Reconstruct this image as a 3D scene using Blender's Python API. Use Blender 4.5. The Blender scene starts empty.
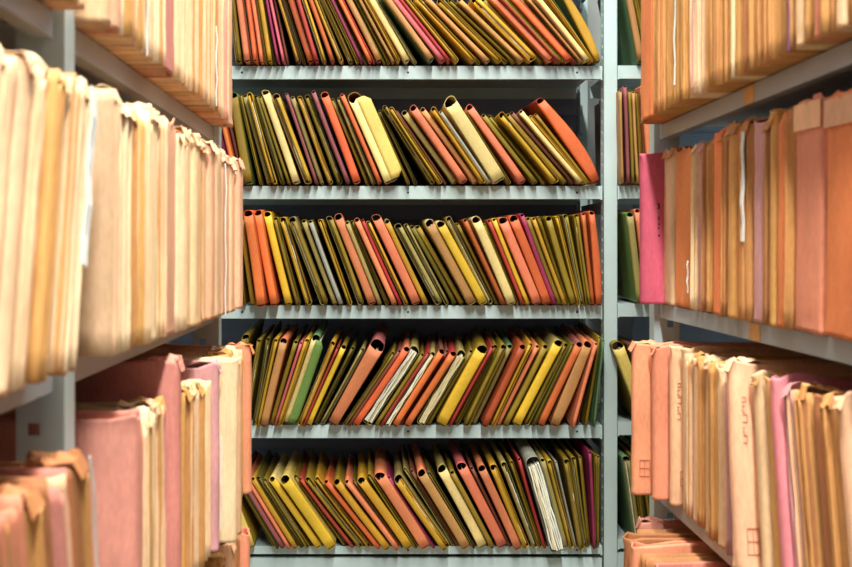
import bpy, bmesh, math, random
from mathutils import Vector, noise
random.seed(11)
R = random.Random(5)
sc = bpy.context.scene
COL = sc.collection
F = 1080.0                    # focal length in pixels of an 852 x 567 frame
VX, VY = 383.0, 249.0         # where the aisle's vanishing point sits in the photograph
CZ = 0.86                     # camera height
YC = 2.70                     # front of the facing rack
YF = 2.665                    # front of its folders
PX = YF / F

# ------------------------------------------------------------------ materials
def lin(c):
    return tuple(((v/255)/12.92 if v/255 <= .04045 else ((v/255+.055)/1.055)**2.4) for v in c) + (1,)
MATS = {}
def paper_mat(name, rgb, rough=.55, var=.16, stain=.18, spec=.35):
    if name in MATS: return MATS[name]
    m = bpy.data.materials.new(name); m.use_nodes = True
    nt = m.node_tree; N = nt.nodes; Lk = nt.links
    b = N['Principled BSDF']
    b.inputs['Roughness'].default_value = rough
    b.inputs['Specular IOR Level'].default_value = spec
    tc = N.new('ShaderNodeTexCoord'); oi = N.new('ShaderNodeObjectInfo')
    mp = N.new('ShaderNodeMapping'); mp.inputs['Scale'].default_value = (1, 1, .35)
    Lk.new(tc.outputs['Object'], mp.inputs['Vector'])
    n1 = N.new('ShaderNodeTexNoise'); n1.inputs['Scale'].default_value = 260; n1.inputs['Detail'].default_value = 4
    n2 = N.new('ShaderNodeTexNoise'); n2.inputs['Scale'].default_value = 22; n2.inputs['Detail'].default_value = 5
    Lk.new(mp.outputs[0], n1.inputs['Vector'])
    va = N.new('ShaderNodeVectorMath'); va.operation = 'ADD'
    Lk.new(mp.outputs[0], va.inputs[0]); Lk.new(oi.outputs['Location'], va.inputs[1])
    Lk.new(va.outputs[0], n2.inputs['Vector'])
    mr = N.new('ShaderNodeMapRange'); mr.inputs['To Min'].default_value = 1-var; mr.inputs['To Max'].default_value = 1+var
    Lk.new(oi.outputs['Random'], mr.inputs['Value'])
    m1 = N.new('ShaderNodeMapRange'); m1.inputs['From Min'].default_value = .3; m1.inputs['From Max'].default_value = .7
    m1.inputs['To Min'].default_value = .9; m1.inputs['To Max'].default_value = 1.08
    Lk.new(n1.outputs['Fac'], m1.inputs['Value'])
    m2 = N.new('ShaderNodeMapRange'); m2.inputs['From Min'].default_value = .3; m2.inputs['From Max'].default_value = .7
    m2.inputs['To Min'].default_value = 1-stain; m2.inputs['To Max'].default_value = 1.08
    Lk.new(n2.outputs['Fac'], m2.inputs['Value'])
    p = N.new('ShaderNodeMath'); p.operation = 'MULTIPLY'; Lk.new(m1.outputs[0], p.inputs[0]); Lk.new(m2.outputs[0], p.inputs[1])
    p2 = N.new('ShaderNodeMath'); p2.operation = 'MULTIPLY'; Lk.new(p.outputs[0], p2.inputs[0]); Lk.new(mr.outputs[0], p2.inputs[1])
    hs = N.new('ShaderNodeHueSaturation'); hs.inputs['Color'].default_value = lin(rgb)
    mh = N.new('ShaderNodeMapRange'); mh.inputs['To Min'].default_value = .493; mh.inputs['To Max'].default_value = .507
    fr = N.new('ShaderNodeMath'); fr.operation = 'FRACT'
    ml = N.new('ShaderNodeMath'); ml.operation = 'MULTIPLY'; ml.inputs[1].default_value = 37.7
    Lk.new(oi.outputs['Random'], ml.inputs[0]); Lk.new(ml.outputs[0], fr.inputs[0]); Lk.new(fr.outputs[0], mh.inputs['Value'])
    Lk.new(mh.outputs[0], hs.inputs['Hue']); Lk.new(p2.outputs[0], hs.inputs['Value'])
    Lk.new(hs.outputs[0], b.inputs['Base Color'])
    bp = N.new('ShaderNodeBump'); bp.inputs['Strength'].default_value = .12; bp.inputs['Distance'].default_value = .002
    Lk.new(n2.outputs['Fac'], bp.inputs['Height']); Lk.new(bp.outputs[0], b.inputs['Normal'])
    MATS[name] = m
    return m
def metal_mat(name, rgb, rough=.4, wear=.06):
    m = bpy.data.materials.new(name); m.use_nodes = True
    nt = m.node_tree; N = nt.nodes; Lk = nt.links; b = N['Principled BSDF']
    b.inputs['Roughness'].default_value = rough
    tc = N.new('ShaderNodeTexCoord'); n = N.new('ShaderNodeTexNoise'); n.inputs['Scale'].default_value = 9; n.inputs['Detail'].default_value = 6
    Lk.new(tc.outputs['Object'], n.inputs['Vector'])
    mr = N.new('ShaderNodeMapRange'); mr.inputs['From Min'].default_value = .3; mr.inputs['From Max'].default_value = .7
    mr.inputs['To Min'].default_value = 1-wear; mr.inputs['To Max'].default_value = 1+wear*.5
    Lk.new(n.outputs['Fac'], mr.inputs['Value'])
    hs = N.new('ShaderNodeHueSaturation'); hs.inputs['Color'].default_value = lin(rgb)
    Lk.new(mr.outputs[0], hs.inputs['Value']); Lk.new(hs.outputs[0], b.inputs['Base Color'])
    MATS[name] = m
    return m

CC = {   # facing rack folder colours: name, sRGB
 'o': ('olive', (138,112,28)), 'm': ('mustard', (190,142,36)), 'k': ('khaki', (154,136,74)), 't': ('tan', (182,130,72)),
 'c': ('cream', (222,194,122)), 'y': ('yellow', (216,172,44)), 'n': ('orange', (212,100,50)), 's': ('salmon', (216,122,80)),
 'r': ('red', (166,54,44)), 'u': ('rust', (170,80,36)), 'b': ('brown', (116,64,44)), 'p': ('pink', (196,92,96)),
 'g': ('magenta', (144,42,78)), 'v': ('mauve', (142,76,74)), 'e': ('green', (104,134,62)), 'w': ('silver grey', (150,148,132)),
 'd': ('dark olive', (98,84,24)), 'f': ('dark green', (92,126,80)), 'z': ('teal', (36,150,136)), 'l': ('lemon', (212,184,92))}
SC = {   # side rack file colours
 'B': ('buff', (234,190,144)), 'C': ('cream', (240,206,160)), 'P': ('peach', (238,182,140)), 'T': ('tan', (210,150,86)),
 'O': ('orange', (238,140,82)), 'K': ('pink', (196,86,106)), 'Q': ('light pink', (236,140,150)), 'V': ('mauve', (206,150,146)), 'R': ('rose', (216,142,122)),
 'S': ('salmon', (232,150,112)), 'N': ('brown', (182,120,74)), 'W': ('white', (240,240,228)), 'U': ('purple', (130,80,110)),
 'G': ('grey', (190,190,178))}
def cm(k): return paper_mat('paper_'+CC[k][0].replace(' ','_'), CC[k][1])
def sm(k): return paper_mat('card_'+SC[k][0], SC[k][1], rough=.62, var=.10, stain=.22, spec=.25)
SHEET = paper_mat('sheet_paper', (226,222,200), rough=.7, var=.06, stain=.06)
SHEET2 = paper_mat('sheet_paper_aged', (214,194,148), rough=.7, var=.06, stain=.12)
INK = paper_mat('ink', (58,40,48), rough=.8, var=0, stain=0)
STAMP = paper_mat('stamp_ink', (190,116,86), rough=.8, var=0, stain=0)
PALE = metal_mat('pale_grey_enamel', (192,209,204))
GREY = metal_mat('grey_enamel', (168,172,172))
DARK = metal_mat('dark_grey_enamel', (138,145,166), .5)
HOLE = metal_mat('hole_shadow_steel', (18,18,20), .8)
TAPE = paper_mat('tape_label', (214,160,92))

# ------------------------------------------------------------------ mesh helpers
def link(name, bm, mats, parent=None, smooth=False):
    me = bpy.data.meshes.new(name)
    bmesh.ops.recalc_face_normals(bm, faces=bm.faces[:])
    bm.to_mesh(me); bm.free()
    for m in (mats if isinstance(mats, (list, tuple)) else [mats]): me.materials.append(m)
    if smooth:
        for p in me.polygons: p.use_smooth = True
    o = bpy.data.objects.new(name, me); COL.objects.link(o)
    if parent: o.parent = parent
    return o
def empty(name, loc, rot=(0,0,0)):
    o = bpy.data.objects.new(name, None); o.empty_display_size = .05
    COL.objects.link(o); o.location = loc; o.rotation_euler = rot
    return o
def tag(o, label, cat, group=None):
    o['label'] = label; o['category'] = cat
    if group: o['group'] = group
def box(bm, x0, x1, y0, y1, z0, z1, mi=0):
    v = [bm.verts.new((x, y, z)) for z in (z0, z1) for y in (y0, y1) for x in (x0, x1)]
    for f in ((0,1,3,2), (4,6,7,5), (0,4,5,1), (2,3,7,6), (0,2,6,4), (1,5,7,3)):
        fc = bm.faces.new([v[i] for i in f]); fc.material_index = mi
def grid(bm, P, closed=False, mi=0):
    V = [[bm.verts.new(p) for p in row] for row in P]
    out = []
    for i in range(len(V)-1):
        n = len(V[i])
        for j in range(n if closed else n-1):
            f = bm.faces.new((V[i][j], V[i][(j+1) % n], V[i+1][(j+1) % n], V[i+1][j])); f.material_index = mi; out.append(f)
    return out
def solidify(bm, faces, t):
    bmesh.ops.recalc_face_normals(bm, faces=faces)
    bmesh.ops.solidify(bm, geom=faces, thickness=t)

# ------------------------------------------------------------------ a folder of the facing rack
def folder(w, L, col, root, cov=None, flap=None, bulge=0, opened=False, depth=.31, taper=0, seed=0, half=None):
    """w width, L spine length. Tube shaped cover closed along its top, with a strip over its front."""
    rr = random.Random(seed)
    bend = rr.uniform(-.5, .5)*.0025
    if half is None: half = col in 'odmk' and not flap and not opened and rr.random() < .72
    skew = rr.uniform(-.3, .3)
    h = w/2; wt = w*.62 if flap else w
    rt = h*.96 if not flap else wt*.48; rb = min(h*.9, .006)
    def warp(x, z):
        zn = max(0, min(1, z/L))
        k = 1 - taper*(1-zn)
        x = x*k
        x += bend*math.sin(math.pi*zn)
        if bulge and x > 0: x += bulge*math.sin(math.pi*min(1, zn**.8))
        return x
    out = []
    for k in range(4):
        a = math.pi*1.5 - k*math.pi/6; out.append((-h+rb+rb*math.cos(a), rb+rb*math.sin(a)))
    for k in range(1, 8): out.append((-h, rb+(L-rt-rb)*k/8))
    for k in range(9):
        a = math.pi - k*math.pi/8; out.append((h*math.cos(a)+rr.uniform(-.06, .06)*h*math.sin(a)+skew*h*math.sin(a), L-rt+rt*abs(math.sin(a))**.85+rr.uniform(-.05, .05)*rt))
    for k in range(1, 8): out.append((h, L-rt-(L-rt-rb)*k/8))
    for k in range(4):
        a = -k*math.pi/6; out.append((h-rb+rb*math.cos(a), rb+rb*math.sin(a)))
    bm = bmesh.new()
    rows = []
    drop = rr.uniform(0, .006)
    for y in (.0015, .012, .06, .14, depth):
        s = 1 - .12*(y/depth)
        rows.append([(warp(((x+h)*wt/w-h)*s, z), y, z - (drop*y/depth if z > L/2 else 0)) for x, z in out])
    fs = grid(bm, rows, closed=True)
    t = min(.0009, w*.14)
    solidify(bm, fs, t)
    link('cover', bm, cm(cov or col), root, True)
    if opened:
        bm = bmesh.new()
        n = max(4, int(w/.0045))
        for i in range(n):
            x = -h + .0015 + (w-.003)*(i+.5)/n
            y0 = rr.uniform(-.007, .003); zt = L-rt*.9-rr.uniform(.0, .012); zb = .003+rr.uniform(0, .006)
            ph = rr.uniform(0, 6); P = []
            for k in range(9):
                z = zb+(zt-zb)*k/8
                dx = .0011*math.sin(ph+k*1.3)+.0007*math.sin(ph*2+k*2.9)
                P.append([(warp(x+dx, z), y0+.0012*math.sin(k*2.1+ph), z), (warp(x+dx*.3, z), .05, z), (warp(x, z), depth-.02, z)])
            q = grid(bm, P, mi=0 if rr.random() < .55 else 1); solidify(bm, q, (w/n)*.8)
        link('papers', bm, [SHEET2, SHEET], root)
        return
    # front strip
    zb = rb*.75; zt = L - rt*(1.15 if w > .012 else .9) - .001
    c = min(w*.22, .0035)
    def strip(xa, xb, ca, cb, mat, nm, ztop, rnd=0):
        plan = []
        if ca: plan += [(xa-.0003, .014), (xa-.0003, .002), (xa+ca*.35, -.0012)]
        plan += [(xa+ca, -.0022), ((xa+xb)/2, -.003), (xb-cb, -.0022)]
        if cb: plan += [(xb-cb*.35, -.0012), (xb+.0003, .002), (xb+.0003, .014)]
        P = []
        for k in range(10):
            zz = k/9
            row = []
            for x, y in plan:
                u = 2*(x-xa)/max(1e-6, xb-xa)-1
                top = ztop - (.16*w*(1-u*u) if not rnd else 0)
                z = zb + (top-zb)*zz
                if rnd and x > xb-rnd*1.01 and not cb:
                    pass
                row.append((warp(x, z), y, z))
            P.append(row)
        b2 = bmesh.new(); q = grid(b2, P); solidify(b2, q, .0008)
        return link(nm, b2, mat, root, True)
    if flap:
        fr, fc = flap
        xm = -h + w*fr
        strip(-h, xm, c, 0, cm(col), 'spine', zt)
        # a cover turned to the front: rounded outer corners
        rd = min(.014, (w*(1-fr))*.4)
        pts = []
        for k in range(17):
            zz = k/16; z = zb+(zt-zb)*zz
            e = min(z-zb, zt-z)
            xo = h+.0005 if e >= rd else h+.0005 - (rd-math.sqrt(max(0, rd*rd-(rd-e)**2)))
            pts.append([(warp(xm+(xo-xm)*j/4, z), -.0026+.004*(j/4)**2, z) for j in range(5)])
        b2 = bmesh.new(); q = grid(b2, pts); solidify(b2, q, .0008)
        link('flap', b2, cm(fc), root, True)
    elif half:
        f = rr.uniform(.45, .62); sg = 1 if rr.random() < .75 else -1
        if sg > 0: strip(-h, -h+w*f, c, c*.3, cm(col), 'spine', zt)
        else: strip(h-w*f, h, c*.3, c, cm(col), 'spine', zt)
        bm = bmesh.new(); P = []
        for k in range(9):
            z = rb+.002+(L-rt*1.1-rb-.004)*k/8
            P.append([(warp(sg*h*.2, z), .008, z), (warp(sg*h*.5, z), .0065+.0015*math.sin(k*1.7+seed), z), (warp(sg*(h-t*2.2), z), .010, z), (warp(sg*(h-t*2.2), z), .08, z)])
        q = grid(bm, P); solidify(bm, q, t*.6)
        link('inner_flap', bm, cm(col if rr.random() < .6 else 'd' if col != 'd' else 'o'), root, True)
    else:
        strip(-h, h, c, c, cm(col), 'spine', zt)
    if w > .009:
        bm = bmesh.new()
        n = 3
        for i in range(n):
            x = -h*.62 + h*1.24*(i+.5)/n
            zt2 = L-rt*1.02-rr.uniform(.004, .03)
            P = [[(warp(x, z), .006+rr.uniform(0, .006), z), (warp(x, z), .12, z), (warp(x, z), depth-.03, z)] for z in (rb+.004, L*.3, L*.6, zt2)]
            q = grid(bm, P); solidify(bm, q, w*.16)
        link('papers', bm, SHEET if rr.random() < .6 else SHEET2, root)

ORD = ['zeroth','first','second','third','fourth','fifth','sixth','seventh','eighth','ninth','tenth','eleventh','twelfth','thirteenth',
 'fourteenth','fifteenth','sixteenth','seventeenth','eighteenth','nineteenth','twentieth']
def ordn(i):
    if i <= 20: return ORD[i]
    u = i % 10
    return {2:'twenty',3:'thirty'}[i//10]+('' if not u else '-'+ORD[u]) if u else {3:'thirtieth',4:'fortieth'}[i//10]
def size_word(w): return 'thin' if w < .0088 else ('wide' if w > .0165 else 'slim')

def relax(E, yb, x_min, x_max):
    """E: [xt, yt, xb, w(px), ...]; keeps order, removes overlaps at shelf height and at a line 80 px above it."""
    H = 80.0
    n = len(E)
    b = [e[2] for e in E]; t = [e[2]+(e[0]-e[2])*H/(yb-e[1]) for e in E]; w = [e[3]*1.02 for e in E]
    for it in range(60):
        for i in range(n-1):
            for A in (b, t):
                th = [math.hypot(1, (t[j]-b[j])/H) for j in (i, i+1)]
                need = (w[i]*th[0]+w[i+1]*th[1])/2 + .55
                d = A[i+1]-A[i]
                if d < need:
                    s = (need-d)
                    A[i] -= s*.25; A[i+1] += s*.25
                    if it > 8:
                        w[i] = max(1.3, w[i]*(1-.03*min(1, s))); w[i+1] = max(1.3, w[i+1]*(1-.03*min(1, s)))
        for i in range(n):
            if b[i]+w[i]*.8 > x_max: b[i] = x_max - w[i]*.8
            if t[i]+w[i]*.6 > x_max-.5: t[i] = x_max-.5-w[i]*.6
            if b[i]-w[i]*.8 < x_min: b[i] = x_min + w[i]*.8
    for i in range(n-1):         # what is still tight gives up width
        for A in (b, t):
            th = max(math.hypot(1, (t[j]-b[j])/H) for j in (i, i+1))
            d = A[i+1]-A[i]; need = (w[i]+w[i+1])/2*th+.35
            if d < need:
                f = max(.2, (d-.35)/max(.01, need-.35)); w[i] *= f; w[i+1] *= f
    return b, t, w

def row_of_folders(E, yb, place, x_min=100, x_max=602.5, Ldef=92, jit=.018, seed=1, pitch=1.5):
    rr = random.Random(seed)
    b, t, w = relax(E, yb, x_min, x_max)
    zs = CZ + (VY-yb)*YC/F
    roots = []
    counts = {}
    for i, e in enumerate(E):
        opt = e[5] if len(e) > 5 else {}
        th = math.atan2(t[i]-b[i], 80.0)
        W = w[i]*PX
        if 'L' in opt: L = opt['L']*PX
        elif e[1] > yb-200 and e[1] > 5: L = math.hypot(e[0]-e[2], yb-e[1])*PX + W*.45
        else: L = (Ldef+rr.uniform(-3, 3))*PX
        L = max(.17, min(.262, L))
        y = YF + (rr.uniform(-.004, .030) if e[4] in 'odkb' and e[3] < 6 else rr.uniform(-jit, .008)) - opt.get('out', 0)
        k = y/YF
        X = (b[i]-VX)*PX
        z = zs + W/2*abs(math.sin(th)) + .0012
        rot = (math.radians(pitch+rr.uniform(-.7, .9)), th, math.radians(rr.uniform(-.5, .5)))
        root = empty('spine_folder', (X, y, z), rot)
        folder(W, L, e[4], root, seed=seed*100+i, **{q: v for q, v in opt.items() if q in ('cov','flap','bulge','opened','depth','taper')})
        roots.append((root, CC[e[4]][0], W, opt))
    # labels
    desc = []
    for r_, c_, W, o in roots:
        if o.get('opened'): desc.append('torn folder of loose white papers')
        elif o.get('flap'): desc.append(f"{c_} folder showing a wide {CC[o['flap'][1]][0]} cover")
        elif o.get('bulge', 0) > .01: desc.append(f'{c_} folder with a bulging cover')
        else: desc.append(f'{size_word(W)} {c_} folder')
    seen = {}
    n = len(roots)
    cols = [r[1] for r in roots]
    trip = [(desc[i], cols[i-1] if i else None, cols[i+1] if i < n-1 else None) for i in range(n)]
    for i, (r_, c_, W, o) in enumerate(roots):
        seen[c_] = seen.get(c_, 0)+1
        art = lambda c: ('an ' if c[0] in 'aeiou' else 'a ')+c
        if desc.count(desc[i]) == 1 and (cols.count(c_) <= 3 or 'folder ' in desc[i]):
            lab = f'{desc[i]} on the {place}'
        elif 0 < i < n-1 and trip.count(trip[i]) == 1 and cols[i-1] != cols[i] != cols[i+1] and cols[i-1] != cols[i+1] \
                and not (sum(1 for j in range(1, n-1) if cols[j] == cols[i] and cols[j-1] == cols[i-1] and cols[j+1] == cols[i+1]) > 1):
            lab = f'{c_} folder between {cols[i-1]} and {cols[i+1]} ones, {place}'
        else:
            lab = f'{ordn(seen[c_])} {c_} folder from the left on the {place}'
        tag(r_, lab, 'folder', f'folders on the {place}')

# ---- measured folders, left to right: (x at strip top, y there, x at shelf, width, colour, options)
def lean(x0, xb, y=0): return x0
row1 = [(233,0,238.6,6,'o'),(238.6,0,248.5,6,'s'),(244,0,251.5,2,'b'),(248,0,256,4,'n'),(252,0,262,4,'s'),(256,0,266,3,'o'),(261,0,270.5,5,'m'),
 (264.5,0,273.8,2,'d'),(266,0,278.5,3,'g'),(269.5,0,284,3,'p'),(272.5,0,287,2.5,'b'),(278.5,0,299.8,5,'m',{'cov':'b'}),(283,0,303.2,3,'d'),(290.5,0,311.5,6,'u'),(297.5,0,316.8,4,'r'),
 (302.5,0,324.5,4,'m'),(309,0,333,4,'u'),(315,0,341.6,4.5,'m'),(322.5,0,351.5,5,'o'),(326.8,0,358,3.2,'o'),(330.5,0,362,3,'g'),
 (333.8,0,366.5,3,'k'),(337.5,0,371,4,'n'),(341,0,374,2,'r'),(347,0,380.5,6,'t',{'cov':'b'}),(351.5,0,384.5,2.5,'o'),(354.7,0,389,3,'o'),(358,0,394,3.5,'t'),
 (362.6,0,398.6,4,'m'),(369.4,0,407.7,6.5,'c'),(375.5,0,416,4,'k'),(383,0,432,6,'t',{'cov':'f'}),(391.5,0,444.2,5.5,'p'),(396.8,0,449,3.5,'r'),
 (404,0,457.5,4.5,'m'),(412.5,1,474.8,5,'m'),(418,0,480.5,3.5,'o'),(424,1,489,4.5,'t'),(434.5,2,500.7,5,'m'),(440.5,0,507.5,3,'o'),
 (447.6,3,516,4.2,'o'),(455.7,2,522.5,4.2,'t'),(468,1,533.5,8,'m'),(483,0,545,4,'o'),(489,0,551.5,6,'s'),(495,0,557,2.2,'r'),
 (501,0,562.5,4,'o'),(510.5,0,571.5,6,'n'),(516.5,0,574.5,2,'r'),(521.5,0,579,3,'o'),(525.5,0,587,4,'t'),(533.5,0,592,8,'c'),
 (546,0,598,4,'m'),(552,0,603,3,'d'),(567,0,612,6,'m',{'cov':'f','bulge':.012})]
row2 = [(212,98,233,4,'g'),(218,98,239,4,'n'),(223,98,243,3,'b'),
 (234,98,248,8,'o',{'cov':'e'}),(240,97,260.5,2.5,'o'),(244,97,268.4,4.5,'k',{'cov':'o'}),(250,97,275,4.8,'m'),(256.5,99,283,4,'d'),(260,99,289.2,3,'o'),
 (265.9,95.5,296.8,7,'c'),(276.5,100,309,7,'m',{'cov':'t'}),(286.5,96,316.8,3,'v'),(292,99,322,4,'k'),(300,100,331,4.5,'m'),(307.5,99,340.5,5,'o'),
 (314,95.5,348.8,4,'v'),(325,98.5,357.5,7.5,'n'),(332,101,368,3.8,'o'),(339,101,374,3.8,'k'),(344,98,381.5,4.2,'n'),
 (362,98,393.5,21,'c',{'flap':(.36,'l'),'cov':'t','L':97,'out':.01}),(374,118,409,3,'o'),(380,112,416.5,3.5,'d'),(384.5,110,434,4.5,'o'),(391,112,441,4,'m'),(397,112,446.5,2,'b'),
 (404,116,456,5.5,'k'),(413,113,464.5,7,'s'),(423,113,477.5,5,'t'),(433,113,483.5,5,'m'),(440,115,488.5,3,'w',{'cov':'t'}),(453,107,501,13,'c',{'cov':'c'}),
 (463,117,509,3.5,'o'),(469.5,111,523.5,7,'s'),(483,119,536.5,4.2,'o'),(491,118,547.5,4.2,'o'),(501.5,119,556,6.5,'m'),(507,119,566,4,'o'),
 (512.6,116,575.5,4.2,'b'),(521,116,582,5,'c',{'cov':'t'}),(532,121,589.5,4,'m'),(540,120,598,4,'o'),(543,109,606,8,'n',{'bulge':.016,'cov':'r'})]
row3 = [(236,222,243.5,3,'o'),(242,222,253.2,4.5,'m'),(251.6,215,264,8.5,'n',{'out':.045}),(259.7,214,275.5,7,'n',{'out':.015}),(267.5,215,289,7,'y'),(276,219.5,298.5,4.5,'o'),
 (283.6,220.5,309.5,6,'m'),(293,221.5,325,7,'o',{'cov':'k'}),(304,222,335.5,4.5,'k',{'cov':'o'}),(311,222.5,341.6,4,'w',{'cov':'o'}),(320.5,221.5,350.5,4,'m'),(329.5,219.6,361.5,6,'o',{'cov':'k'}),
 (338.3,218.5,372.7,8,'s'),(347.4,223.5,380.4,4,'k'),(352,222.5,388,4,'o'),(357,221,395,5,'s'),(363,221,401,3,'r'),(368,223.5,407,4,'m'),
 (376.5,219.5,417,8.5,'s'),(387,222.5,426.5,5,'m',{'cov':'k'}),(398,228,439.5,7,'k'),(406.6,226,448,4,'k'),(412,228,456,4,'d'),(418,228,463,4.5,'o'),
 (429,225.4,472.4,8.5,'t',{'cov':'c'}),(440.4,226.4,484,8,'y',{'cov':'c'}),(449,219.6,491.5,5.5,'k'),(458,224.4,498.8,3,'o'),(464.7,221.5,504,4,'u'),(475.5,222,512,8.5,'c'),
 (485,224.4,517.5,3,'o'),(489,221.5,523.6,3.2,'r'),(494,220.5,528.6,4,'y'),(502.5,222.4,538,8.5,'s'),(513,220.5,548,8.5,'n'),(521.6,215.7,554.5,4,'g'),
 (527.5,219.6,560.5,4,'o'),(533,219.6,565.5,3.6,'m'),(539,217.6,569,2.5,'o'),(548,219.6,574.5,6,'o'),(557,217.6,579.5,3.5,'m'),(565.3,216.7,584.5,5.5,'o'),(575.5,216.7,591.5,5.5,'o'),
 (583,214.7,597,5,'u'),(590.5,213.7,603,5.5,'n',{'bulge':.006})]
row4 = [(247,335,231,7,'o'),(259.5,339,245,4,'o'),(267.4,338,253,4,'d'),(276.5,338,258,4.5,'m'),(284.7,339,264.5,7.5,'t',{'cov':'s'}),(295.5,341,271,4.5,'o'),(301.5,341,275,3,'p'),
 (307.5,339,279,5,'m'),(318,341,289,13.5,'c',{'flap':(.35,'e'),'cov':'f'}),(333.3,342,298.5,5,'m'),(338,346,303,2.2,'r'),(344,346,307.5,5,'y',{'cov':'o'}),(353,348,314.5,4,'d'),(363,349,322,4,'k'),
 (378,346,334,15,'s',{'taper':.35,'cov':'v','out':.015}),(393,352.5,343.5,4,'o'),(399.5,350,348,3,'b'),(407,348.5,355,6.5,'n',{'cov':'s'}),(415,353,365,11,'k',{'opened':True}),(424,354.5,376,4,'o'),
 (427,350,381,3,'r'),(432,352.5,387,6,'k',{'opened':True}),(440,349.4,394.5,6,'n',{'cov':'b'}),(446.5,350,400,3,'b'),(452.5,352.5,406,6,'n',{'cov':'r'}),(463,355,420,9,'k',{'opened':True}),(471,350.4,428.5,4,'o'),
 (482,349.5,440.5,11,'y',{'cov':'o'}),(490,344,449,3.2,'r'),(495,346,457,5,'o'),(503,346,466,6,'o'),(510.5,346,474,5,'k',{'cov':'f'}),
 (521,345.4,483.5,6,'u'),(530,343,492,4,'m'),(537,345.4,498,4,'s'),(544.5,345.4,505,5,'o'),(557.5,343,516,8.5,'y',{'cov':'k'}),(567,345,527,5,'o'),
 (572,343,533.5,3,'d'),(578,343.3,540,7,'n',{'cov':'v'}),(589.5,345,553,10,'t',{'cov':'s','bulge':.006}),(596,342,571,5,'s',{'out':.02}),(599,340,579,3,'b'),(601.5,336,586,4.5,'o'),(604,338,593,3,'f')]
row5 = [(219,462,251,9,'l',{'cov':'y'}),(234,470,273,4,'o'),(238,475,278,2.5,'d'),(242.5,477,285,6,'v'),(247.5,476,289.5,4,'s'),(252,477,295.5,5.5,'m'),(257,476,301.5,4.5,'d'),
 (264,478,308,4,'o'),(271.5,478,319.5,6.5,'y',{'cov':'c'}),(285.5,478,332.6,10,'y',{'cov':'l','out':.02}),(295.5,476,345,4,'o'),(300,477,353,3,'r'),(308,477,361.5,5,'o'),
 (317,477,369.7,4.5,'m'),(326.5,479,379.5,4.5,'n'),(337,479,388,6.5,'m',{'cov':'o'}),(347.4,478,398.5,4.5,'s'),(354,478,403.5,2,'d'),(361,478,408.5,8,'m'),
 (369,472,416,3.5,'o'),(380.5,474,426,10,'s',{'out':.01}),(390,474,434.5,3,'g'),(397,478,447,9,'m',{'cov':'k'}),(405,468,453.5,3,'k'),(412,470,459,3,'b'),
 (421,471,466.5,8.5,'t',{'cov':'s'}),(429,470,474.5,3,'d'),(441.5,468,483.5,9,'c',{'cov':'k'}),(452,470,493,4.5,'o'),(461.8,465.4,504,9.5,'s',{'cov':'p'}),(472,466,510.5,3,'b'),
 (481,465.4,518,7.5,'s'),(493.5,464.4,526.5,7,'m'),(503.5,461,536,5.5,'k'),(512,460,541.5,3.5,'o'),(519,456,545,3,'r'),(530.5,458,556,14,'k',{'opened':True,'cov':'w','out':.02}),
 (543,458,567.5,4.5,'k'),(549.5,459,573,5,'m'),(556,459,577,2.2,'w'),(565.5,457,582,6.5,'o'),(573.6,456,587.5,5.5,'o'),(582,456,592.5,4,'o'),(589,449,597,4.2,'g'),(595.5,453,601,3.5,'o'),(600,455,606,3,'o')]
row_of_folders(row1, 66, 'top shelf of the facing rack', Ldef=90, seed=1)
row_of_folders(row2, 186, 'second highest shelf of the facing rack', seed=2)
row_of_folders(row3, 305.5, 'middle shelf of the facing rack', seed=3, pitch=2.2)
row_of_folders(row4, 425, 'second lowest shelf of the facing rack', seed=4, pitch=4.0)
row_of_folders(row5, 546, 'lowest shelf of the facing rack', seed=5)
# the next bay to the right, seen past the upright
bayA = [(629,0,642,6,'t',{'cov':'f'}),(637,0,651,4,'o'),(645,0,659,4,'m'),(653,0,667,5,'o'),(662,0,675,5,'o')]
bayB = [(620,93,622.5,2.6,'t'),(624,89,628,3.2,'v'),(628.5,93,633,3,'o'),(633,94,638,3,'t'),(637,94,642.5,3,'o'),(643,90,651.5,6.5,'s'),(651,93,659,5,'s'),(658,92,667,5,'o')]
bayC = [(629,215,640,6,'k',{'cov':'e'}),(637.5,211,649,5,'s'),(644,210,655.5,4,'p'),(651,213,663,5,'o'),(660,213,671,5,'m')]
bayD = [(619,350,646,11,'l',{'cov':'o','L':86}),(632,345,658,6,'b'),(642,346,666,5,'o')]
bayE = [(626,456,638,7,'k',{'cov':'f'}),(634,455,644.5,3.5,'o'),(638.5,455,649,3,'d'),(643,455,653.5,3.5,'o'),(648,455,657.5,3,'m'),(653.5,455,662.5,4,'z'),(660,455,670,4,'o')]
for E, yb, nm, s in ((bayA, 65.5, 'top', 6), (bayB, 185.5, 'second highest', 7), (bayC, 303.5, 'middle', 8), (bayD, 422, 'second lowest', 9), (bayE, 540.5, 'lowest', 10)):
    row_of_folders(E, yb, f'{nm} shelf past the upright', x_min=616.5, x_max=900, Ldef=90, seed=s, jit=.008)

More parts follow.
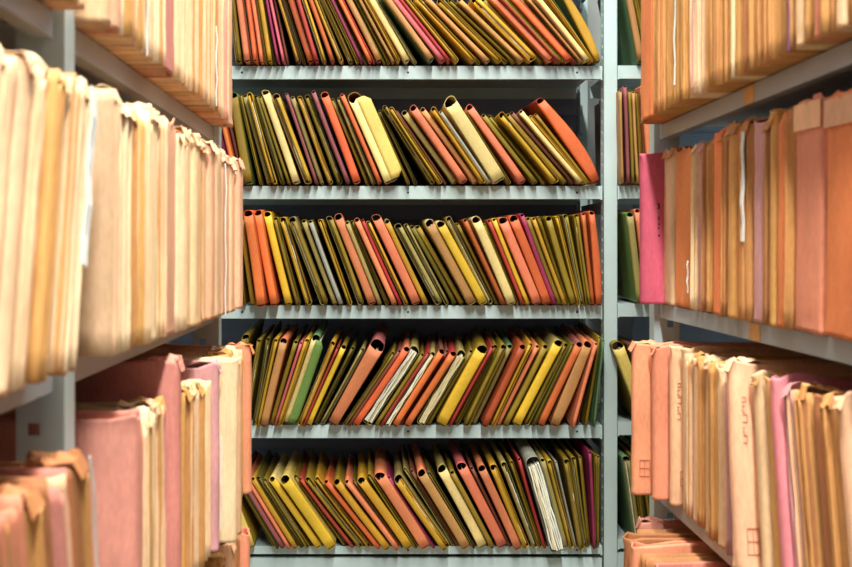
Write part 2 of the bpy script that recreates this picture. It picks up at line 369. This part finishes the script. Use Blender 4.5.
# ------------------------------------------------------------------ racks
def hole_plate(bm, x0, x1, y0, y1, z0, z1, axis, pitch=.031, hole=.013):
    """perforated strip made of two stiles and the rungs between its holes; axis = the axis the holes are spread across"""
    if axis == 'x':
        c = (x0+x1)/2
        box(bm, x0, c-hole/2, y0, y1, z0, z1); box(bm, c+hole/2, x1, y0, y1, z0, z1)
    else:
        c = (y0+y1)/2
        box(bm, x0, x1, y0, c-hole/2, z0, z1); box(bm, x0, x1, c+hole/2, y1, z0, z1)
    z = z0
    while z < z1:
        a = min(z1, z+pitch-hole)
        if axis == 'x': box(bm, c-hole/2, c+hole/2, y0, y1, z, a)
        else: box(bm, x0, x1, c-hole/2, c+hole/2, z, a)
        z += pitch
def px2(px, py, Y=YC): return (px-VX)*Y/F, CZ+(VY-py)*Y/F
facing = empty('shelving_rack', (0, YC+.17, 0))
tag(facing, 'pale grey steel shelving rack facing the camera, full of leaning olive and orange folders', 'shelving rack')
def fp(nm, bm, mat): 
    bmesh.ops.translate(bm, verts=bm.verts, vec=-Vector(facing.location)); return link(nm, bm, mat, facing)
DEP = .36
TOPZ = CZ+1.02
xl = px2(140, 0)[0]; xr = px2(602, 0)[0]; xq = px2(617.5, 0)[0]; xz = px2(1060, 0)[0]
# shelves
for bay, (xa, xb, ys) in enumerate(((xl, xr, (-54, 66, 186, 305.5, 425, 546)), (xq, xz, (-54, 65.5, 185.5, 303.5, 422, 540.5)))):
    for y in ys:
        zt = px2(0, y)[1]; lipw = (13 if y < 500 else 8)*YC/F
        bm = bmesh.new()
        box(bm, xa, xb, YC+.0015, YC+DEP, zt-.0015, zt)
        box(bm, xa, xb, YC, YC+.0015, zt-lipw, zt)
        box(bm, xa, xb, YC+.0015, YC+.016, zt-lipw, zt-lipw+.0015)
        box(bm, xa, xb, YC+DEP-.0015, YC+DEP, zt-lipw, zt-.0015)
        s = fp('shelf', bm, PALE)
        bm = bmesh.new()
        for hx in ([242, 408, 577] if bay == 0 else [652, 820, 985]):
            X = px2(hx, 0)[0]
            bmesh.ops.create_cone(bm, cap_ends=True, segments=12, radius1=.0027, radius2=.0027, depth=.001)  # dark disc laid on the lip for the shade inside a hole
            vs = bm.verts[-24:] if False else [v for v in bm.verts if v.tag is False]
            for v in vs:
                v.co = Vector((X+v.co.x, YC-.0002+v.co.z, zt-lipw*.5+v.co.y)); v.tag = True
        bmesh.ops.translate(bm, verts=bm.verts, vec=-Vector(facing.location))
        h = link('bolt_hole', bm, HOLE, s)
        if bay == 1 or True:     # little bracket ends
            bm = bmesh.new(); X = xb-.004 if bay == 0 else xa
            box(bm, X, X+.004, YC-.003, YC+.02, zt-lipw-.002, zt-.002)
            bmesh.ops.translate(bm, verts=bm.verts, vec=-Vector(facing.location)); link('shelf_bracket', bm, PALE, s)
# uprights
for px_ in (126, 603.8, 1062):
    X = px2(px_, 0)[0]; wd = 12*YC/F
    bm = bmesh.new()
    box(bm, X, X+wd, YC-.004, YC-.002, 0, TOPZ)
    box(bm, X+wd-.001, X+wd+.003, YC-.002, YC+.012, 0, TOPZ)
    hole_plate(bm, X, X+.0018, YC-.002, YC+.04, 0, TOPZ, 'y', .027, .011)
    fp('upright', bm, PALE)
    bm = bmesh.new()
    hole_plate(bm, X, X+.0018, YC+DEP-.03, YC+DEP+.012, 0, TOPZ, 'y', .027, .011)
    box(bm, X, X+wd, YC+DEP+.012, YC+DEP+.014, 0, TOPZ)
    fp('rear_upright', bm, PALE)
    for z in (.35, .95, 1.55):
        bm = bmesh.new(); box(bm, X+.004, X+.010, YC+.04, YC+DEP-.03, z, z+.03); fp('side_tie', bm, DARK)
for xa, xb in ((xl, px2(583, 0, YC+DEP)[0]), (px2(634, 0, YC+DEP)[0], xz)):
    bm = bmesh.new()
    box(bm, xa, xb, YC+DEP+.016, YC+DEP+.018, .06, TOPZ)
    for z in [px2(0, y)[1] for y in (66, 186, 305.5, 425, 546)]:
        box(bm, xa, xb, YC+DEP+.010, YC+DEP+.016, z+.165, z+.172)
        box(bm, xa, xb, YC+DEP+.004, YC+DEP+.016, z+.222, z+.250)
    fp('back_panel', bm, DARK)
for xa, xb in ((xl, xr), (xq, xz)):
    bm = bmesh.new()
    z1 = px2(0, 555.6 if xa < xr else 550)[1]
    box(bm, xa, xb, YC+.001, YC+.003, .0, z1-.008); box(bm, xa, xb, YC+.001, YC+.014, z1-.008, z1-.0065)
    fp('plinth_panel', bm, PALE)

def side_rack(side, edge, ys, z_shelves, label, far, mid):
    s = side
    root = empty('shelving_rack', (s*(edge+.17), 1.0, 0)); tag(root, label, 'shelving rack')
    off = -Vector(root.location)
    def part(nm, bm, mat, par=None):
        bmesh.ops.translate(bm, verts=bm.verts, vec=off); return link(nm, bm, mat, par or root)
    def bx(bm, xa, xb, *a): box(bm, min(s*xa, s*xb), max(s*xa, s*xb), *a)
    for (y0, y1) in ys:
        for z in z_shelves:
            bm = bmesh.new(); lp = .0225
            bx(bm, edge+.0015, edge+.36, y0, y1, z-.0015, z)
            bx(bm, edge, edge+.0015, y0, y1, z-lp, z)
            bx(bm, edge+.0015, edge+.016, y0, y1, z-lp, z-lp+.0015)
            part('shelf', bm, GREY)
    for (ya, yb) in (far, mid, (-.32, -.29)):
        bm = bmesh.new()
        bx(bm, edge-.008, edge-.006, ya, yb, 0, TOPZ)                 # face towards the aisle
        bx(bm, edge-.006, edge+.004, ya, ya+.002, 0, TOPZ)
        xa, xb = s*(edge+.004), s*(edge+.033)
        hole_plate(bm, min(xa, xb), max(xa, xb), ya, ya+.002, 0, TOPZ, 'x', .031, .011)
        part('upright', bm, PALE)
        bm = bmesh.new()
        xa, xb = s*(edge+.315), s*(edge+.357)
        hole_plate(bm, min(xa, xb), max(xa, xb), ya, ya+.002, 0, TOPZ, 'x', .031, .011)
        part('rear_upright', bm, PALE)
        for z in [q-.05 for q in z_shelves]:
            bm = bmesh.new(); bx(bm, edge+.033, edge+.315, ya+.003, ya+.006, z-.08, z-.06); part('side_tie', bm, GREY)
    bm = bmesh.new()
    bx(bm, edge+.375, edge+.377, ys[-1][0], ys[0][1], .05, TOPZ)  # panel added to darken the open rear behind the rails
    for z in z_shelves: bx(bm, edge+.366, edge+.374, ys[-1][0], ys[0][1], z+.18, z+.215)
    part('back_panel', bm, DARK)
    return root, part, bx
zL = [CZ-.69, CZ-.394, CZ-.097, CZ+.199, CZ+.495]
zR = [CZ-.68, CZ-.384, CZ-.088, CZ+.199, CZ+.495]
lr, _, _ = side_rack(-1, .277, ((.947, 1.765), (-.28, .907)), zL, 'steel rack of buff files along the left of the aisle', (1.768, 1.798), (.912, .942))
rrk, rpart, rbx = side_rack(1, .446, ((.947, 1.74), (-.28, .907)), zR, 'steel rack of orange and buff files along the right of the aisle', (1.745, 1.775), (.912, .942))
for Y, zt in ((1.315, zR[3]), (1.295, zR[2])):
    bm = bmesh.new(); rbx(bm, .4452, .4459, Y-.018, Y+.018, zt-.022, zt-.001)
    o = rpart('shelf_label', bm, TAPE); o['label'] = 'tan tape label on the shelf edge'

# ------------------------------------------------------------------ files of the side racks
def nz(x, y, z): return noise.noise(Vector((x, y, z)))
def case_file(root, w, h, col, typ, seed, depth=.27, slip=None, band=None, sheets=None, flapp=.55):
    rr = random.Random(seed); ph = rr.uniform(0, 50)
    H = w/2
    if typ == 'W':                     # wrapped: rounded spine to the front
        r = min(H*.85, .010)
        plan = [(-H, depth), (-H, .16), (-H, .07), (-H, .025), (-H, r)]
        for k in range(1, 6):
            a = math.pi + k*math.pi/2/6; plan.append((-H+r+r*math.cos(a), r+r*math.sin(a)))
        nf = max(1, int(w/.012))
        for k in range(nf+1): plan.append((-H+r+(w-2*r)*k/nf, 0))
        for k in range(1, 6):
            a = -math.pi/2 + k*math.pi/2/6; plan.append((H-r+r*math.cos(a), r+r*math.sin(a)))
        plan += [(H, r), (H, .025), (H, .07), (H, .16), (H, depth)]
        P = []
        zs = [0, .02, .06, .12, .2, .4, .6, .78, .88, .93, .965, .985, 1]
        for zn in zs:
            row = []
            for x, y in plan:
                a = .0007 + (.0048*max(0, (zn-.9)/.1) + .0014*max(0, (.06-zn)/.06))*(1 if y < .08 else .4)
                z = zn*h
                dz = (nz(x*60+ph, y*40, 3)*.009 if zn > .9 else 0)*max(0, (zn-.9)/.1)
                lim = .0009
                dx = nz(x*70+ph, y*30, z*40)*a; dx = max(-lim, min(lim, dx)) if abs(x) > H-.001 else dx
                row.append((x+dx, y+nz(x*70, y*30+ph, z*45)*a*1.5, z+dz))
            P.append(row)
        bm = bmesh.new(); q = grid(bm, P); solidify(bm, q, .0012)
        link('cover', bm, sm(col), root, True)
        y_in, z_top, inset = .012, h-.006, .003
    else:                              # sheaf: open to the front, edges of the sheets showing
        bm = bmesh.new()
        for sx in (-1, 1):
            y0 = rr.uniform(-.003, .003); x = sx*(H-.0012); P = []
            ht = h-rr.uniform(0, .008)
            for zn in (0, .1, .25, .4, .55, .7, .85, .95, 1):
                z = zn*ht
                P.append([(x - sx*abs(nz(ph, y*20, z*14))*.0012, y+nz(ph+sx, y, z*30)*.002, z+(nz(y*50+ph, 1, sx)*.005 if zn == 1 else 0)) for y in (y0, .02, .08, .16, depth)])
            q = grid(bm, P); solidify(bm, q, .0012*sx)
        link('cover', bm, sm(col), root, True)
        y_in, z_top, inset = -.001, h-.002, .0028
    n = max(2, min(14, int((w-2*inset)/.0036)))
    alt = sheets or {'B': 'BCTB', 'C': 'CBCT', 'P': 'PBRC', 'T': 'TTNT', 'O': 'OTTO', 'R': 'RPB', 'S': 'STO', 'N': 'NTN', 'V': 'VPB'}.get(col, 'BCT')
    mk = []
    for ch in alt:
        if ch not in mk: mk.append(ch)
    bm = bmesh.new()
    pit = (w-2*inset)/n
    for i in range(n):
        x = -H+inset+pit*(i+.5)
        y0 = y_in+rr.uniform(-.0035, .004); zt = z_top-rr.uniform(0, .012); zb = rr.uniform(0, .003)
        P = []
        for zn in (0, .08, .2, .35, .5, .65, .8, .9, .96, 1):
            z = zb+(zt-zb)*zn
            am = pit*.12
            P.append([(x+nz(i*3+ph, y*18, z*22)*am, y+nz(ph+i*5, y*9, z*35)*.0013, z+(nz(ph+i, y*45, 7)*.006 if zn == 1 else 0)) for y in (y0, y0+.012, .06, .15, depth-.01)])
        q = grid(bm, P, mi=mk.index(rr.choice(alt))); solidify(bm, q, pit*.5)
    link('papers', bm, [sm(c) for c in mk], root, True)
    if rr.random() < flapp and not band:            # a torn, crumpled flap folded over the top
        bm = bmesh.new(); P = []
        ny = 9; nx = max(3, int(w/.005))
        for j in range(ny):
            y = -.003+.045*j/(ny-1); row = []
            for i in range(nx+1):
                x = -H+.001+(w-.002)*i/nx
                z = h+.001+.008*nz(x*85+ph, y*60, 5)+.004*nz(x*200, y*150+ph, 9)
                if j == 0: z = h-.012+.006*nz(x*120+ph, 2, 2)
                if j == ny-1: z = h-.004
                row.append((x, y+.004*nz(x*90, y*70, ph), z))
            P.append(row)
        q = grid(bm, P); solidify(bm, q, .001)
        link('torn_flap', bm, sm(rr.choice([col, mk[0], mk[-1]])), root)
    if slip:                           # a white slip standing out at the front
        z0, z1, dx, tilt, k = slip[:5]; wd = slip[5] if len(slip) > 5 else .003
        bm = bmesh.new(); P = []
        for q in range(7):
            z = h*(z0+(z1-z0)*q/6); x = dx*H+tilt*(z-h*z0)+.0006*math.sin(q*1.7)
            P.append([(x-wd/2, -.0055+.001*math.sin(q*2.2), z), (x+wd/2, -.0055+.001*math.sin(q*2.2+.4), z)])
        q = grid(bm, P); solidify(bm, q, .0012)
        o = link('paper_slip', bm, sm(k), root); o['label'] = f'{SC[k][0]} paper slip'
    if band:
        bm = bmesh.new()
        box(bm, -H+.004, H-.004, -.0022, -.0008, h*.87, h*.985)
        o = link('top_band', bm, sm(band), root); o['label'] = 'paler band across the spine top'

FILES = {}
def add_file(row, side, Y, w, face, z, h, ln, col, typ, seed, **kw):
    """Y: middle of the file along the aisle; ln: lean of its top away from the camera (radians)"""
    s = -1 if side == 'left' else 1
    th = ln*(-s)                                          # local lean
    rot = (0, th, math.radians(90)*(-s) + math.radians(kw.pop('yaw', 0)))
    yy = Y - 0
    root = empty('case_file', (s*face, yy, z + w/2*abs(math.sin(th)) + .0012), rot)
    case_file(root, w, h, col, typ, seed, **kw)
    FILES.setdefault((row, side), []).append((root, SC[col][0], Y, kw))
    return root
def run(row, side, face, z, px0, seq, hgt=(.232, .244), ln=0, seed=0, tmax=.055, ln_end=None, gap=None, jitter=.004, fend=None):
    """a run of files from the far end; seq of (px width, colour, type, opts) as seen on the plane of their spines"""
    s = -1 if side == 'left' else 1
    rr = random.Random(seed)
    tot = sum(q[0] for q in seq); acc = 0
    p = px0
    for i, q in enumerate(seq):
        opt = dict(q[3]) if len(q) > 3 else {}
        fx = face + ((fend-face)*acc/tot if fend else 0)
        l = ln + ((ln_end-ln)*acc/tot if ln_end is not None else 0)
        Ya = fx*F/abs(p-VX); p2 = p+(s*q[0]); Yb = fx*F/abs(p2-VX)
        p = p2; acc += q[0]
        T = Ya-Yb
        n = max(1, round(T/tmax)) if T > tmax*1.3 else 1
        if opt.pop('one', False): n = 1
        for j in range(n):
            t = (T/n)*math.cos(l)-.0022
            Y = Ya-(T/n)*(j+.5)
            if gap and gap[0]-t/2 < Y < gap[1]+t/2:
                if abs(Y-gap[0]) < abs(Y-gap[1]): e = (gap[0]-(Y-t/2)); 
                else: e = (Y+t/2)-gap[1]
                if e < .012: continue
                t = e-.002; Y = gap[0]-t/2-.001 if abs(Y-gap[0]) < abs(Y-gap[1]) else gap[1]+t/2+.001
            o2 = dict(opt)
            if j: o2.pop('slip', None)
            h = rr.uniform(*hgt)
            dz = 0
            add_file(row, side, Y, t, fx+rr.uniform(-jitter, jitter), z, h, l, q[1], q[2], seed*100+i*7+j, **o2)

GAP = (.906, .948)
S_ = 'S'; W_ = 'W'
run('upper', 'left', .2455, zL[3], 234, [(5,'P','W'),(7,'P','S'),(5,'B','S'),(4,'T','S'),(3,'B','S',{'slip':(.02,.5,.2,.0,'W')}),(5,'C','S'),(5,'B','S'),(6,'C','S'),(5,'B','S'),
  (4,'C','S'),(5,'B','S'),(7,'C','S'),(11,'R','W'),(8,'C','S'),(6,'B','S'),(4,'B','S',{'slip':(.0,.7,.0,0,'W')}),(8,'C','S'),(7,'B','S'),(8,'C','S'),(10,'P','W'),(13,'B','W'),(14,'P','W'),
  (14,'B','W'),(18,'R','S'),(20,'T','S'),(20,'P','S'),(22,'R','S')], seed=21, gap=GAP)
run('middle', 'left', .232, zL[2], 242, [(13,'P','W'),(8,'P','W',{'slip':(.0,.93,-.9,0,'W')}),(6,'B','W'),(11,'P','W'),(5,'T','S'),(7,'B','W'),(9,'B','W'),(6,'C','S'),(11,'P','W'),(7,'C','S'),(10,'C','W'),(10,'B','S'),
  (7,'T','S'),(13,'C','S'),(7,'B','S'),(9,'R','S'),(9,'B','S')], ln=0, ln_end=.04, seed=22, gap=(.5, .949), hgt=(.226, .240), fend=.240)
run('middle', 'left', .243, zL[2], 72.5, [(11,'B','S',{'slip':(.36,1.0,.2,.0,'W',.015)}),(11,'B','S'),(9,'B','W'),(11,'T','S'),(12,'C','W'),(11,'B','S'),(12,'B','W'),(13,'C','S'),(15,'B','S'),(16,'B','W'),(17,'B','S'),(18,'B','W'),(20,'C','S')],
  ln=.21, ln_end=.25, seed=28, hgt=(.228, .24))
run('upper', 'right', .409, zR[3], 638, [(4,'T','W'),(13,'O','W'),(6,'T','S'),(6,'T','S'),(7,'T','S'),(10,'T','S',{'slip':(.12,.9,-.2,.03,'W')}),(8,'T','S'),(12,'B','S',{'slip':(.05,.95,-.3,.04,'V')}),(9,'T','S'),(8,'T','S'),(9,'T','S'),(10,'B','S'),
  (9,'T','S'),(9,'T','S'),(9,'T','S'),(9,'T','S'),(9,'T','S'),(10,'T','S',{'slip':(.0,.95,.7,.0,'U')}),(11,'B','W'),(8,'T','S'),(8,'S','W'),(12,'T','S'),(12,'B','W'),(12,'T','S'),(13,'T','W'),(14,'T','S'),(14,'T','S')], seed=23, fend=.418)
run('middle', 'right', .440, zR[2], 660, [(11,'B','W'),(19,'O','W',{'one':1,'slip':(.1,.3,.8,0,'W')}),(5,'B','S'),(5,'V','W'),(10,'T','S'),(10,'O','W'),(8,'T','S'),(8,'T','W'),(5,'O','S'),(8,'T','S',{'slip':(.4,.95,.3,0,'W',.009)}),(12,'V','W'),(8,'T','S'),(7,'T','W'),
  (10,'O','W'),(3,'T','S'),(30,'S','W',{'one':1,'band':'P'}),(42,'O','W',{'one':1,'band':'P'}),(20,'O','W'),(22,'T','W')], ln=-.02, seed=24, hgt=(.232,.242), fend=.432)
pk = add_file('middle', 'right', 1.715, .026, .4085, zR[2], .238, 0, 'K', 'W', 903, sheets='KPK', flapp=0)
def marks(root, H, segs, mat, nm, lab=None):
    bm = bmesh.new()
    for (y0, y1, z0, z1) in segs: box(bm, H-.0008, H+.0014, min(y0,y1), max(y0,y1), min(z0,z1), max(z0,z1))
    o = link(nm, bm, mat, root)
    if lab: o['label'] = lab
marks(pk, .013, [(.025,.0275,.150,.158),(.0235,.025,.149,.151),(.0235,.025,.157,.159),(.025,.027,.132,.138),(.025,.027,.124,.128),(.0245,.0265,.118,.121),(.025,.0275,.106,.110)], INK, 'written_mark', 'small dark written marks')

# lower rows: files pushed out by different amounts, so their covers show
def grid_stamp(root, H, y0, y1, z0, z1):
    t = .0003
    ym = (y0+y1)/2; zm = (z0+z1)/2
    marks(root, H, [(y0,y1,z0-t,z0+t),(y0,y1,z1-t,z1+t),(y0,y1,zm-t,zm+t),(y0-t,y0+t,z0,z1),(y1-t,y1+t,z0,z1),(ym-t,ym+t,z0,z1)], STAMP, 'stamp_mark', 'stamped box of thin lines')
def scrawl(root, H, y, z0, z1):
    segs = []; n = 5; dz = (z1-z0)/n
    for k in range(n):
        a = z0+dz*k; b = a+dz*(.7, .5, .75, .6, .45)[k]; t = .0003; u = (.004, .002, .005, .003, .004)[k]
        segs += [(y,y+u,a,a+2*t),(y,y+u,b,b+2*t),(y+(0 if k%2 else u),y+(0 if k%2 else u)+2*t,a,b)]
    marks(root, H, segs, STAMP, 'written_mark', 'faint handwritten figures')
LL = [  # Y, thickness, face, height, lean, colour, type
 (1.742,.022,.212,.238,0,'S','W',{}),(1.70,.03,.226,.236,0,'B','S',{}),(1.66,.03,.228,.24,0,'P','S',{}),(1.62,.03,.226,.235,0,'B','S',{}),(1.58,.03,.225,.235,0,'T','S',{}),(1.54,.03,.222,.235,0,'B','S',{}),
 (1.492,.022,.197,.237,0,'P','W',{}),(1.452,.022,.196,.246,.02,'C','W',{}),(1.41,.02,.214,.243,0,'V','W',{'slip':(.12,.62,-1.1,0,'W')}),(1.372,.026,.222,.228,0,'B','S',{}),(1.335,.03,.224,.226,0,'T','S',{}),(1.298,.028,.226,.23,0,'B','S',{}),(1.262,.026,.228,.228,0,'T','S',{}),
 (1.218,.024,.228,.268,0,'R','W',{}),(1.182,.026,.243,.225,0,'B','S',{}),(1.148,.026,.243,.228,0,'B','W',{}),(1.112,.028,.240,.224,0,'C','S',{}),(1.078,.024,.236,.23,0,'B','W',{}),(1.046,.022,.232,.232,0,'B','S',{}),(1.008,.034,.226,.238,0,'R','W',{})]
for i, (Y, t, fx, h, l, c, ty, kw) in enumerate(LL): add_file('lower', 'left', Y, t, fx, zL[1], h, l, c, ty, 3000+i, **kw)
NL = 'N R N N S N R N N R'.split()
for i in range(10):
    Y = .905-.036*i-.01
    add_file('lower near', 'left', Y-.02, .026, .232+.002*(i % 3), zL[1], .236-.004*(i % 2), -.22, NL[i], 'S', 3100+i, **({'slip': (.2,.98,1.15,0,'G')} if i == 0 else {}))
BL = [(1.715,.035,.212,.242,'S'),(1.66,.035,.225,.255,'T'),(1.61,.03,.222,.252,'P'),(1.55,.035,.23,.258,'N'),(1.50,.03,.225,.26,'T'),(1.44,.04,.228,.25,'N'),(1.38,.03,.23,.25,'T')]
for i, (Y, t, fx, h, c) in enumerate(BL): add_file('lowest', 'left', Y, t, fx, zL[0], h, 0, c, 'S' if i % 2 else 'W', 3200+i)
RL = [(1.690,.022,.389,.236,0,'S','W',{}),(1.655,.02,.414,.233,0,'S','W',{}),(1.617,.022,.430,.236,0,'P','W',{}),(1.580,.024,.440,.238,0,'B','W',{}),(1.548,.026,.438,.236,0,'B','S',{}),(1.515,.026,.437,.234,0,'B','W',{}),(1.482,.026,.436,.236,0,'T','S',{}),
 (1.450,.026,.435,.234,0,'B','W',{}),(1.418,.026,.434,.236,.02,'T','S',{}),(1.385,.026,.432,.232,.03,'B','W',{}),(1.352,.016,.432,.228,.05,'V','S',{}),
 (1.283,.026,.418,.246,.12,'P','W',{}),(1.238,.024,.438,.236,.15,'B','W',{}),(1.203,.022,.440,.234,.17,'T','W',{}),(1.166,.026,.436,.240,.2,'Q','W',{'sheets':'QVQ'}),(1.130,.022,.440,.236,.2,'V','S',{}),(1.094,.026,.440,.238,.2,'T','S',{}),(1.06,.022,.442,.236,.2,'N','W',{}),(1.024,.026,.440,.24,.2,'T','S',{}),(.988,.024,.436,.244,.2,'P','W',{})]
for i, (Y, t, fx, h, l, c, ty, kw) in enumerate(RL):
    o = add_file('lower', 'right', Y-math.sin(l)*.1*0, t, fx, zR[1], h, l, c, ty, 3300+i, **kw)
    if i == 0: grid_stamp(o, t/2, .010, .025, .030, .055)
    if i == 2: grid_stamp(o, t/2, .012, .022, .030, .052); scrawl(o, t/2, .008, .13, .19)
    if i == 11: grid_stamp(o, t/2, .012, .026, .020, .050); scrawl(o, t/2, .012, .15, .21)
BR = [(1.70,.02,.40,.252,'R','W'),(1.665,.022,.395,.247,'N','S'),(1.62,.028,.362,.25,'N','W'),(1.57,.034,.36,.25,'S','W'),(1.52,.034,.368,.252,'N','S'),(1.46,.034,.37,.25,'R','W'),(1.41,.034,.372,.25,'N','S'),(1.36,.034,.372,.25,'R','W'),(1.31,.034,.372,.25,'N','S')]  # browner cards carry the shade of this lowest shelf in their colour
for i, (Y, t, fx, h, c, ty) in enumerate(BR): add_file('lowest', 'right', Y, t, fx, zR[0], h, 0, c, ty, 3400+i)

for (row, side), L in FILES.items():
    L.sort(key=lambda q: -q[2])
    cols = [q[1] for q in L]; seen = {}
    place = f'{row} shelf of the {side} rack' if row != 'lower near' else 'lower left shelf before the upright'
    for i, (o, c, Y, kw) in enumerate(L):
        seen[c] = seen.get(c, 0)+1
        if kw.get('slip') and sum(1 for q in L if q[3].get('slip') and q[1] == c) == 1:
            lab = f"{c} file with a {SC[kw['slip'][4]][0]} slip, {place}"
        elif cols.count(c) == 1: lab = f'the only {c} file on the {place}'
        else: lab = f'{ordn(seen[c])} {c} file from the far end, {place}'
        tag(o, lab, 'file', f'files on the {place}')

# ------------------------------------------------------------------ room
def structure(nm, bm, m):
    o = link(nm, bm, m); o['kind'] = 'structure'; return o
bm = bmesh.new(); box(bm, -3, 3.4, -2.5, 3.6, -.1, 0); structure('floor', bm, metal_mat('grey_vinyl', (150,140,124), .5))
bm = bmesh.new(); box(bm, -3, 3.4, -2.5, 3.6, 2.7, 2.8); structure('ceiling', bm, metal_mat('white_plaster', (232,230,222), .9))
bm = bmesh.new(); box(bm, -3, 3.4, 3.6, 3.7, -.1, 2.8); structure('wall_back', bm, metal_mat('grey_plaster', (190,190,184), .9))

def area(nm, loc, sx, sy, power, col, rot=(0,0,0)):
    l = bpy.data.lights.new(nm, 'AREA'); l.shape = 'RECTANGLE'; l.size = sx; l.size_y = sy; l.energy = power; l.color = col
    o = bpy.data.objects.new(nm, l); COL.objects.link(o); o.location = loc; o.rotation_euler = rot
area('aisle_tube_light', (.17, .9, 2.6), .10, 1.5, 45, (1, .96, .90))
area('cross_aisle_tube_light', (.15, 2.1, 2.6), 1.6, .10, 24, (.90, 1, 1))
area('front_fill_light', (.15, -.6, 2.6), .12, 1.3, 76, (.93, 1, 1))  # fill added above and behind the camera to brighten the racks ahead
w = bpy.data.worlds.new('world'); sc.world = w; w.use_nodes = True
w.node_tree.nodes['Background'].inputs[0].default_value = (.75, .88, 1, 1)
w.node_tree.nodes['Background'].inputs[1].default_value = .12

# ------------------------------------------------------------------ camera
cam = bpy.data.cameras.new('camera'); co = bpy.data.objects.new('camera', cam); COL.objects.link(co)
co.location = (0, 0, CZ); co.rotation_euler = (math.radians(90), 0, 0)
cam.sensor_width = 36; cam.lens = F*36/852
cam.shift_x = (426-VX)/852; cam.shift_y = -(283.5-VY)/852
cam.clip_start = .02
cam.dof.use_dof = True; cam.dof.focus_distance = 2.6; cam.dof.aperture_fstop = 8.5
sc.camera = co
vs = sc.view_settings
vs.view_transform = 'Standard'; vs.look = 'None'; vs.gamma = 1; vs.use_curve_mapping = False; vs.exposure = 0.6
